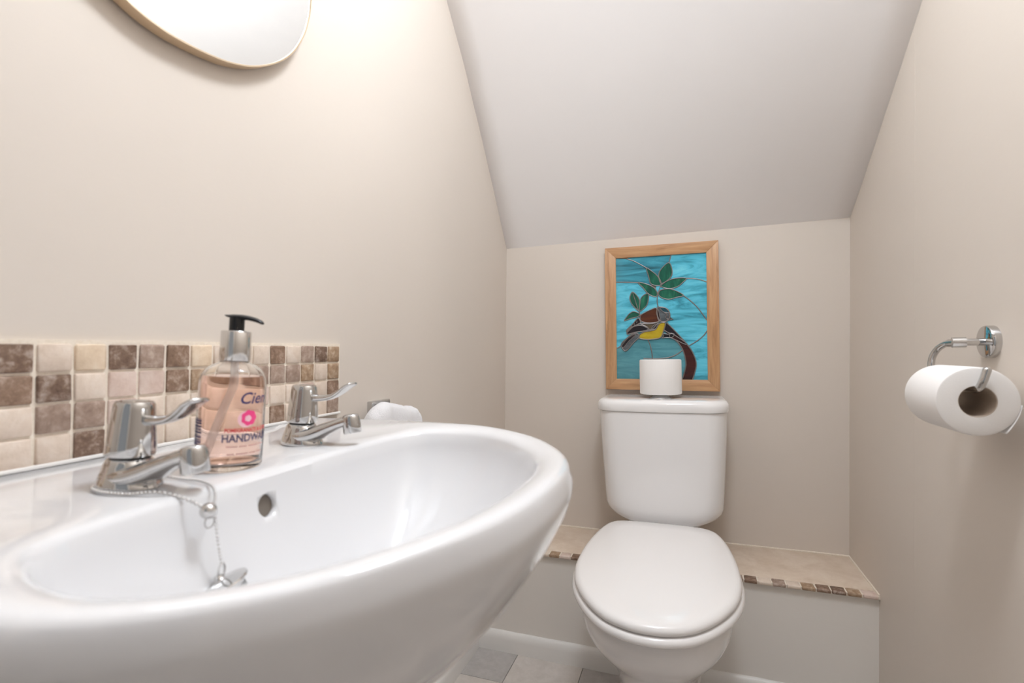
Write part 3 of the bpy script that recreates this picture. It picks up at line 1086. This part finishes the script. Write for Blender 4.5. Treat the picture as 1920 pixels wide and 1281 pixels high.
# cistern body
rows = []
for z, hw, ins, sag in ((0.3850, 0.118, 0.050, 0.030), (0.3865, 0.132, 0.028, 0.030), (0.3915, 0.143, 0.014, 0.029), (0.400, 0.1505, 0.006, 0.026), (0.414, 0.155, 0.002, 0.020), (0.435, 0.1575, 0.0, 0.010), (0.47, 0.1590, 0.0, 0.0), (0.60, 0.1665, 0.0, 0), (0.7035, 0.1715, 0.0, 0)):
    rows.append(cring(hw, 1.585, 1.409 - 0.006 * (z - 0.385) / 0.3 + ins, 0.050, z, sag))
bm = bmesh.new()
quad_strip(bm, rows, True, True, True)
obj('cistern', bm, M_ceramic, toi, 40, world=True)
# lid of the cistern
rows = []
for z, hw, e in ((0.7040, 0.1725, 0.001), (0.7050, 0.1752, 0.0035), (0.7085, 0.1760, 0.0045), (0.7200, 0.1760, 0.0045), (0.7280, 0.1740, 0.003), (0.7330, 0.1700, -0.002), (0.7360, 0.1635, -0.010), (0.7372, 0.154, -0.022), (0.7378, 0.10, -0.06)):
    rows.append(cring(hw, 1.588 + min(0, e), 1.403 - e, 0.052 if hw > 0.12 else 0.03, z))
bm = bmesh.new()
quad_strip(bm, rows, True, True, True)
clid = obj('cistern_lid', bm, M_ceramic, toi, 40, world=True)
# flush button
FB = (TX, 1.450)
bm = bmesh.new()
lathe(bm, [(0.0, 0.7360), (0.0290, 0.7370), (0.0300, 0.7385), (0.0285, 0.7405), (0.0245, 0.7415), (0.0235, 0.7432), (0.0200, 0.7455), (0.010, 0.7475), (0.0, 0.7478)], 40, False, False, M=Matrix.Translation((FB[0], FB[1], 0)))
obj('flush_button', bm, M_chrome, clid, 30, world=True, label='chrome flush button')
# pan
half_lid = [(0.0, 0.8560), (0.032, 0.8600), (0.074, 0.8800), (0.115, 0.9270), (0.148, 0.992), (0.1635, 1.058), (0.1665, 1.120), (0.1640, 1.190), (0.156, 1.260), (0.145, 1.315), (0.131, 1.350), (0.104, 1.3700), (0.050, 1.3760)]
def lid_outline(off_, ymin=None, n=96):
    ctrl = [(TX + a, b, 0) for a, b in half_lid] + [(TX, 1.3765, 0)] + [(TX - a, b, 0) for a, b in reversed(half_lid[1:])]
    pts = dense(catmull(ctrl, 10, True), n)
    c = Vector((TX, 1.09, 0))
    out = []
    for i, p in enumerate(pts):
        t = (pts[(i + 1) % n] - pts[i - 1]).normalized()
        nn = Vector((t.y, -t.x, 0))
        if nn.dot(p - c) < 0:
            nn = -nn
        out.append(p + nn * off_)
    return out
def scaled(pts, k, c):
    return [Vector((c[0] + (p.x - c[0]) * k, c[1] + (p.y - c[1]) * k, 0)) for p in pts]
def atz(pts, z):
    return [(p.x, p.y, z) for p in pts]
LC = (TX, 1.10)
rows = [atz(lid_outline(-0.006), 0.3995), atz(lid_outline(-0.001), 0.4000), atz(lid_outline(0.0008), 0.4025), atz(lid_outline(0.0006), 0.4070), atz(lid_outline(-0.0015), 0.4110), atz(lid_outline(-0.0055), 0.4142), atz(lid_outline(-0.012), 0.4162)]
base = lid_outline(-0.012)
for k, z in ((0.82, 0.4182), (0.66, 0.4198), (0.45, 0.4212), (0.22, 0.4220), (0.05, 0.4222)):
    rows.append(atz(scaled(base, k, LC), z))
bm = bmesh.new()
quad_strip(bm, rows, True, True, True)
obj('seat_lid', bm, M_seat, toi, 40, world=True)
INN = scaled(lid_outline(-0.05), 0.98, (TX, 1.07))
rows = [atz(INN, 0.3820), atz(lid_outline(-0.006), 0.3805), atz(lid_outline(0.0020), 0.3815), atz(lid_outline(0.0050), 0.3840), atz(lid_outline(0.0058), 0.3880), atz(lid_outline(0.0042), 0.3930), atz(lid_outline(0.0005), 0.3962), atz(lid_outline(-0.006), 0.3978), atz(INN, 0.3970)]
rows.append(rows[0])
bm = bmesh.new()
quad_strip(bm, rows, True)
sring = obj('seat_ring', bm, M_seat, toi, 40, world=True)
for s in (-1, 1):
    bm = bmesh.new()
    tube(bm, [(TX + s * 0.095, 1.372, 0.394), (TX + s * 0.060, 1.372, 0.394)], 0.009, 16)
    tube(bm, [(TX + s * 0.0775, 1.372, 0.376), (TX + s * 0.0775, 1.372, 0.394)], 0.008, 14)
    obj('hinge', bm, M_seat, sring, 40, world=True)
def egg(y0, y1, hw, z, n=96, pw=2.25):
    """outline: rounded front at y0, squarer rear at y1"""
    out = []
    cy = y0 + (y1 - y0) * 0.50
    for i in range(n):
        t = 2 * math.pi * i / n
        c, s = math.cos(t), math.sin(t)
        p = pw if s < 0 else 3.2
        out.append((TX + hw * math.copysign(abs(c) ** (2 / p), c), cy + (cy - y0 if s < 0 else y1 - cy) * math.copysign(abs(s) ** (2 / p), s), z))
    return out
rows = []
for z, y0, y1, hw in ((0.0, 1.010, 1.355, 0.104), (0.012, 1.010, 1.355, 0.104), (0.03, 1.025, 1.353, 0.095), (0.07, 1.035, 1.352, 0.088), (0.14, 1.025, 1.352, 0.086), (0.19, 1.000, 1.352, 0.089), (0.23, 0.972, 1.352, 0.098), (0.255, 0.952, 1.352, 0.108), (0.275, 0.930, 1.352, 0.121), (0.295, 0.908, 1.352, 0.134), (0.315, 0.889, 1.352, 0.1435), (0.335, 0.876, 1.352, 0.149), (0.355, 0.870, 1.352, 0.151), (0.375, 0.870, 1.352, 0.151), (0.3800, 0.874, 1.350, 0.147)):
    rows.append(egg(y0, y1, hw, z))
bm = bmesh.new()
quad_strip(bm, rows, True, True, True)
rows = [[(x, y, z) for x, y in rrect(TX - w, 1.30, TX + w, 1.565, (0.02,) * 4, 5)] for z, w in ((0.303, 0.085), (0.312, 0.092), (0.375, 0.100), (0.384, 0.096))]
quad_strip(bm, rows, True, True, True)
obj('pan', bm, M_ceramic, toi, 40, world=True)

# ------------------------------------------------------------------ toilet roll standing on the cistern
def roll_parts(root, r, rc, length, M, tail=None):
    bm = bmesh.new()
    e = 0.003
    prof = [(rc + 0.0008, 0.0), (r - e, 0.0), (r - e * 0.3, e * 0.3), (r, e), (r * 1.004, length / 2), (r, length - e), (r - e * 0.3, length - e * 0.3), (r - e, length), (rc + 0.0008, length)]
    rows = []
    for q, z in prof:
        rows.append([M @ Vector((q * math.cos(2 * math.pi * i / 72) * (1 + 0.004 * math.sin(3 * 2 * math.pi * i / 72 + 1)), q * math.sin(2 * math.pi * i / 72), z)) for i in range(72)])
    quad_strip(bm, rows + [rows[0]], True)
    obj('paper', bm, M_paper, root, 40, world=True)
    bm = bmesh.new()
    rows = [[M @ Vector((q * math.cos(2 * math.pi * i / 48), q * math.sin(2 * math.pi * i / 48), z)) for i in range(48)] for q, z in ((rc, 0.0005), (rc + 0.0007, 0.0005), (rc + 0.0007, length - 0.0005), (rc, length - 0.0005), (rc, 0.0005))]
    quad_strip(bm, rows, True)
    obj('card_core', bm, M_card, root, 40, world=True)
r1 = thing('toilet_roll', 'white toilet roll standing on top of the cistern', 'toilet roll', (TX - 0.001, 1.476, 0.7482), group='white toilet rolls')
roll_parts(r1, 0.0575, 0.021, 0.0975, Matrix.Translation((TX - 0.001, 1.476, 0.7482)) @ Matrix.Rotation(0.4, 4, 'Z'))

# ------------------------------------------------------------------ roll holder and roll on the right wall
RZ, RY = 0.8785, 0.918
hx = XR(RZ)
ho = thing('roll_holder', 'chrome toilet roll holder with round wall rose on the right wall', 'roll holder', (hx, RY, RZ))
bm = bmesh.new()
Mr = Matrix.Translation((hx + 0.0005, RY, RZ)) @ Matrix.Rotation(math.radians(-90), 4, 'Y')
lathe(bm, [(0.0, 0.0), (0.0240, 0.0), (0.0240, 0.0085), (0.0232, 0.0100), (0.0215, 0.0106), (0.0, 0.0108)], 56, False, False, M=Mr)
obj('rose', bm, M_chrome, ho, 30, world=True)
AX = 0.9740
bm = bmesh.new()
tube(bm, [(hx - 0.008, RY, RZ), (AX - 0.002, RY, RZ)], 0.0052, 24)
obj('post', bm, M_chrome, ho, 40, world=True)
BXc = 0.9500            # x of the bar
BZ = 0.8150
bm = bmesh.new()
tube(bm, [(AX + 0.0065, RY + 0.000, RZ), (AX - 0.009, RY + 0.003, RZ)], 0.0078, 28)
tube(bm, [(AX - 0.001, RY - 0.003, RZ), (AX - 0.004, RY + 0.022, RZ - 0.001)], 0.0062, 24)
obj('knuckle', bm, M_chrome, ho, 40, world=True)
bm = bmesh.new()
arm = catmull([(AX - 0.003, RY + 0.012, RZ - 0.0005), (AX - 0.006, RY + 0.030, RZ - 0.002), (AX - 0.011, RY + 0.044, RZ - 0.010), (AX - 0.016, RY + 0.0500, RZ - 0.024), (BXc + 0.006, RY + 0.0500, RZ - 0.042), (BXc + 0.003, RY + 0.044, BZ + 0.006), (BXc, RY + 0.030, BZ), (BXc, RY - 0.02, BZ), (BXc, RY - 0.08, BZ), (BXc, 0.8245, BZ + 0.0005), (BXc + 0.0005, 0.8165, BZ + 0.0035), (BXc + 0.0025, 0.8125, BZ + 0.012), (BXc + 0.0060, 0.8105, BZ + 0.0260)], 7)
tube(bm, arm, 0.0048, 20)
bmesh.ops.create_uvsphere(bm, u_segments=20, v_segments=10, radius=0.0048, matrix=Matrix.Translation(arm[-1]))
obj('arm', bm, M_chrome, ho, 50, world=True)
r2 = thing('toilet_roll', 'white toilet roll hanging on the chrome holder', 'toilet roll', (BXc, 0.872, 0.801), group='white toilet rolls')
RR, RCx = 0.0455, BXc - 0.0003
RCz = BZ + 0.0048 - 0.0203
Mroll = Matrix.Translation((RCx, 0.924, RCz)) @ Matrix.Rotation(math.radians(90), 4, 'X')
roll_parts(r2, RR, 0.0202, 0.1035, Mroll)
# loose sheet end lying against the wall side
bm = bmesh.new()
rows = []
for y in (0.8205, 0.85, 0.89, 0.924):
    row = []
    for i in range(9):
        a = math.radians(-5 - 50 * i / 8)
        q = RR + 0.0007 + 0.0045 * max(0, (i - 3) / 5) ** 2
        row.append((RCx + q * math.cos(a), y, RCz + q * math.sin(a)))
    rows.append(row)
quad_strip(bm, rows, False)
sh = obj('loose_sheet', bm, M_paper, r2, 60, world=True)
mdd = sh.modifiers.new('thickness', 'SOLIDIFY')
mdd.thickness = 0.0008

# ------------------------------------------------------------------ framed stained glass picture leaning on the wall
FX0, FX1, FZ0, FZ1 = 0.3440, 0.6780, 0.7495, 1.1970
YP = 1.5780               # front of the frame
pic = thing('framed_stained_glass', 'oak framed stained glass picture of a bird on a branch behind the toilet roll', 'picture', ((FX0 + FX1) / 2, 1.588, FZ0), (0, math.radians(0.55), 0))
RW = 0.0335
cx0, cz0 = (FX0 + FX1) / 2, FZ0
def LF(x, z): return (x - cx0, z - cz0)
# built directly in the picture's own frame
YOFF = 1.588
def rail_l(pts, mat):
    bm = bmesh.new()
    q = [LF(*p) for p in pts]
    g = 0.00015
    fr = [bm.verts.new((x, YP - YOFF + (0.002 if k > 1 else 0.0), z)) for k, (x, z) in enumerate(q)]
    bk = [bm.verts.new((x, 0.0105, z)) for x, z in q]
    fs = [bm.faces.new(fr), bm.faces.new(list(reversed(bk)))]
    for i in range(4):
        j = (i + 1) % 4
        fs.append(bm.faces.new((fr[j], fr[i], bk[i], bk[j])))
    bmesh.ops.bevel(bm, geom=[e for e in bm.edges if e.verts[0] in fr and e.verts[1] in fr], offset=0.0006, segments=2, profile=0.5, affect='EDGES')
    return obj('frame_rail', bm, mat, pic, 30)
a, b, c, d = FX0, FX1, FZ0, FZ1
rail_l([(a, d), (b, d), (b - RW, d - RW), (a + RW, d - RW)], M_oakx)
rail_l([(b, c), (a, c), (a + RW, c + RW), (b - RW, c + RW)], M_oakx)
rail_l([(a, c), (a, d), (a + RW, d - RW), (a + RW, c + RW)], M_oakz)
rail_l([(b, d), (b, c), (b - RW, c + RW), (b - RW, d - RW)], M_oakz)

# cartoon of the glass: design grid 0..885 across, 0..1220 up the opening
GW, GH = FX1 - FX0 - 2 * RW, FZ1 - FZ0 - 2 * RW
def G(x, y):
    # x, y on the sketch sheet (y down) -> local picture coordinates
    u = (x - (20 + 10 * (y - 75) / 1187)) / 885.0
    top = 75 - 65 * (x - 20) / 885.0
    v = (1262 - y) / (1262 - top)
    return (-GW / 2 + u * GW, RW + v * GH)
def pane(name, pts, mat, smooth=True, lift=0.0, closed=True, per=6):
    P = catmull([(x, y, 0) for x, y in pts], per, True) if smooth else [Vector((x, y, 0)) for x, y in pts]
    q = []
    for p in P:
        gx, gz = G(p.x, p.y)
        gx = min(max(gx, -GW / 2 - 0.002), GW / 2 + 0.002)
        gz = min(max(gz, RW - 0.002), RW + GH + 0.002)
        q.append((gx, gz))
    yf, yk = -0.0030 - lift, 0.0005
    bm = bmesh.new()
    f = [bm.verts.new((x, yf, z)) for x, z in q]
    g = [bm.verts.new((x, yk, z)) for x, z in q]
    for t in tessellate_polygon([[Vector((x, z, 0)) for x, z in q]]):
        bm.faces.new([f[k] for k in t])
        bm.faces.new([g[k] for k in reversed(t)])
    n = len(q)
    for i in range(n):
        j = (i + 1) % n
        bm.faces.new((f[j], f[i], g[i], g[j]))
    return obj(name, bm, mat, pic, 30)
lead = bmesh.new()
def came(pts, w=0.0016, closed=False, lift=0.0, smooth=True, per=6):
    P = catmull([(x, y, 0) for x, y in pts], per, closed) if smooth else [Vector((x, y, 0)) for x, y in pts]
    q = []
    for p in P:
        gx, gz = G(p.x, p.y)
        q.append(Vector((gx, -0.0034 - lift, gz)))
    tube(lead, q, w, 8, closed)
# background panes (they meet under the leads)
pane('sky_pane', [(10, 60), (140, 82), (330, 165), (370, 330), (245, 311), (10, 311)], G_BLUE2, False)
pane('sky_pane', [(140, 82), (140, 30), (575, 20), (550, 112), (470, 330), (370, 330), (330, 165)], G_BLUE2, False)
pane('sky_pane', [(575, 20), (930, -20), (930, 300), (850, 276), (715, 265), (470, 330), (550, 112)], G_BLUE, False)
pane('sky_pane', [(715, 265), (850, 276), (930, 305), (930, 680), (870, 620), (800, 530), (690, 435), (450, 400), (470, 330)], G_BLUE, False)
pane('sky_pane', [(10, 311), (245, 311), (370, 330), (450, 400), (440, 540), (300, 700), (75, 930), (10, 965)], G_BLUE, False)
pane('sky_pane', [(450, 400), (690, 435), (800, 530), (870, 620), (930, 690), (930, 770), (830, 870), (740, 930), (600, 800), (440, 540)], G_BLUE, False)
pane('sky_pane', [(930, 770), (930, 1290), (740, 1290), (780, 1100), (740, 930), (830, 870)], G_BLUE, False)
pane('sky_pane', [(10, 965), (75, 930), (300, 700), (340, 870), (375, 960), (388, 1060), (380, 1290), (10, 1290)], G_TEAL, False)
pane('sky_pane', [(388, 1060), (470, 1056), (545, 1048), (640, 1008), (700, 950), (720, 1100), (700, 1290), (380, 1290)], G_TEAL, False)
pane('sky_pane', [(340, 870), (300, 700), (440, 540), (600, 800), (700, 950), (640, 1008), (545, 1048), (470, 1056), (388, 1060), (375, 960)], G_TEAL, False)
pane('sky_pane', [(425, 325), (495, 325), (500, 380), (455, 415), (425, 390)], G_BLUE, False, 0.0002)
# leads of the background
came([(135, 78), (200, 98), (270, 132), (330, 165)])
came([(12, 310), (120, 309), (245, 311)])
came([(572, 40), (562, 75), (550, 112)])
came([(715, 265), (790, 268), (850, 278), (918, 303)])
came([(690, 435), (760, 490), (820, 550), (870, 618), (908, 675)])
came([(914, 775), (870, 835), (810, 885), (740, 930)])
came([(340, 870), (362, 915), (380, 985), (388, 1060)])
came([(300, 1058), (388, 1060), (470, 1056), (545, 1048), (620, 1018), (685, 970)])
came([(440, 435), (436, 490), (440, 530), (450, 556)])
came([(75, 935), (45, 955), (18, 965)])
# leaves
def leaf(pts, mid=None):
    pane('leaf', pts, G_GREEN, True, 0.0006)
    came(pts, 0.0015, True, 0.0008)
leaf([(330, 168), (375, 192), (430, 235), (466, 285), (470, 332), (420, 338), (372, 318), (352, 250)])
leaf([(550, 112), (578, 165), (580, 230), (545, 280), (480, 318), (455, 270), (455, 215), (490, 160)])
leaf([(715, 265), (680, 310), (630, 350), (560, 368), (490, 355), (478, 335), (540, 290), (620, 265)])
leaf([(690, 435), (620, 455), (550, 474), (480, 458), (450, 425), (470, 385), (550, 370), (630, 395)])
leaf([(248, 311), (320, 322), (390, 350), (432, 395), (436, 440), (400, 446), (345, 420), (300, 365)])
leaf([(190, 405), (232, 438), (258, 480), (262, 540), (256, 590), (215, 560), (175, 510), (164, 455)])
leaf([(348, 418), (350, 470), (335, 530), (300, 570), (262, 592), (264, 530), (275, 470), (305, 435)])
leaf([(250, 612), (200, 598), (160, 620), (130, 655), (108, 690), (170, 668), (235, 652), (262, 635)])
came([(190, 405), (215, 480), (240, 560), (258, 600)], 0.0013)
came([(436, 440), (450, 395), (474, 335)], 0.0013)
came([(258, 590), (266, 640), (262, 665)], 0.0016, False, 0.0006)
# branch
br = [(530, 705), (570, 745), (640, 820), (715, 905), (765, 975), (800, 1060), (806, 1140), (770, 1275), (670, 1275), (700, 1180), (712, 1100), (690, 990), (650, 915), (610, 870), (560, 845), (500, 780)]
pane('branch', br, G_RUST, False, 0.0004)
came(br[:8], 0.0018, False, 0.0006)
came(br[8:14], 0.0018, False, 0.0006)
pane('branch', [(525, 710), (570, 748), (645, 828), (700, 885), (600, 810), (545, 815), (505, 780)], G_BLACK, False, 0.0009)
# the bird
def bird(name, pts, mat, w=0.0017, lift=0.0012, smooth=True):
    pane(name, pts, mat, smooth, lift)
    came(pts, w, True, lift + 0.0002, smooth)
bird('bird_tail', [(75, 925), (130, 865), (190, 820), (240, 815), (255, 850), (200, 905), (140, 975), (105, 985)], G_GREY)
bird('bird_tail', [(82, 935), (140, 865), (205, 825), (215, 835), (150, 895), (98, 955)], G_BLACK, 0.0012, 0.0016)
bird('bird_wing', [(135, 780), (190, 725), (245, 665), (268, 690), (262, 715), (200, 745), (140, 800)], G_BLACK)
bird('bird_wing', [(135, 820), (150, 775), (205, 745), (280, 735), (350, 770), (300, 790), (230, 800), (165, 818)], G_BLACK)
bird('bird_wing', [(262, 712), (330, 718), (410, 712), (452, 695), (430, 725), (380, 775), (350, 770), (320, 742)], G_OLIVE)
bird('bird_wing', [(375, 775), (400, 735), (445, 715), (435, 745), (410, 770)], G_BLACK, 0.0014, 0.0016)
bird('bird_back', [(270, 640), (300, 615), (370, 580), (428, 562), (432, 620), (455, 688), (400, 706), (330, 708), (276, 690)], G_BROWN)
bird('bird_breast', [(255, 835), (300, 800), (370, 785), (420, 770), (455, 715), (515, 708), (500, 780), (470, 850), (400, 868), (330, 872), (262, 862)], G_YEL)
bird('bird_head', [(440, 560), (500, 555), (548, 585), (560, 640), (540, 680), (510, 695), (470, 690), (440, 640)], G_GREY)
bird('bird_head', [(465, 562), (510, 558), (550, 590), (552, 605), (500, 600)], G_STEEL, 0.0012, 0.0018)
bird('bird_head', [(432, 570), (450, 590), (460, 640), (470, 680), (455, 690), (438, 650)], G_BLACK, 0.0012, 0.0018)
bird('bird_beak', [(548, 640), (592, 672), (545, 680), (520, 655)], G_GREY, 0.0013, 0.0018, False)
came([(500, 600), (530, 625), (520, 655), (548, 672)], 0.0012, False, 0.0022)
for w_ in ([(238, 690), (230, 712)], [(212, 712), (205, 735)], [(186, 735), (178, 755)]):
    came(w_, 0.0014, False, 0.0022, False)
came([(282, 730), (330, 745), (358, 772)], 0.0016, False, 0.002)
# foot
bird('bird_foot', [(490, 815), (540, 818), (575, 808), (600, 825), (575, 850), (520, 850), (482, 855), (500, 835)], G_BLACK, 0.0013, 0.0016)
came([(505, 780), (560, 810), (600, 815)], 0.0015, False, 0.0024)
came([(560, 850), (555, 825), (580, 812), (640, 850), (700, 890), (730, 918)], 0.0015, False, 0.0024)
came([(560, 850), (620, 875), (680, 905), (715, 918)], 0.0014, False, 0.0024)
obj('lead_came', lead, M_lead, pic, 50)
# backing board
bm = bmesh.new()
box(bm, (-GW / 2 - 0.008, 0.0012, RW - 0.008), (GW / 2 + 0.008, 0.0045, RW + GH + 0.008))
obj('backing_board', bm, M_card, pic)

# ------------------------------------------------------------------ pendant globe lamp, added out of view to light the room
ZLC = 2.135              # height of the sloping ceiling over the lamp
la = thing('added_pendant_lamp', 'added clear glass globe pendant lamp, out of view in front of the mirror', 'lamp', (ADDED_LAMP[0], ADDED_LAMP[1], ZLC))
bm = bmesh.new()
lathe(bm, [(0.0, 0.0), (0.048, 0.0), (0.050, -0.004), (0.046, -0.018), (0.012, -0.028), (0.0, -0.028)], 40, False, False)
obj('ceiling_rose', bm, M_gloss, la, 30)
DZL = ADDED_LAMP[2] - ZLC
RG = 0.12
bm = bmesh.new()
tube(bm, [(0, 0, -0.02), (0, 0, DZL + RG + 0.03)], 0.003, 10)
obj('flex', bm, M_gloss, la, 30)
bm = bmesh.new()
lathe(bm, [(0.0, DZL + RG + 0.035), (0.018, DZL + RG + 0.033), (0.030, DZL + RG + 0.010), (0.036, DZL + RG - 0.012), (0.0, DZL + RG - 0.012)], 32, False, False)
obj('lamp_holder', bm, M_chrome, la, 30)
m, N, L, b = new_mat('clear_globe_glass')
tr_ = N.new('ShaderNodeBsdfTransparent')
gl_ = N.new('ShaderNodeBsdfGlossy')
gl_.inputs['Roughness'].default_value = 0.03
mx_ = N.new('ShaderNodeMixShader')
mx_.inputs['Fac'].default_value = 0.04
L.new(tr_.outputs['BSDF'], mx_.inputs[1])
L.new(gl_.outputs['BSDF'], mx_.inputs[2])
L.new(mx_.outputs['Shader'], N['Material Output'].inputs['Surface'])
bm = bmesh.new()
lathe(bm, [(RG * math.sin(math.pi * k / 12), DZL + RG * math.cos(math.pi * k / 12)) for k in range(1, 13)], 22, True, False)
obj('globe', bm, m, la, 60)
added_bulb = bpy.data.lights.new('added_bulb', 'POINT')
added_bulb.energy = 26.5
added_bulb.color = (0.87, 0.935, 1.0)
added_bulb.shadow_soft_size = 0.11
bo_ = bpy.data.objects.new('added_bulb', added_bulb)
bo_.location = (0, 0, DZL)
link(bo_, la)
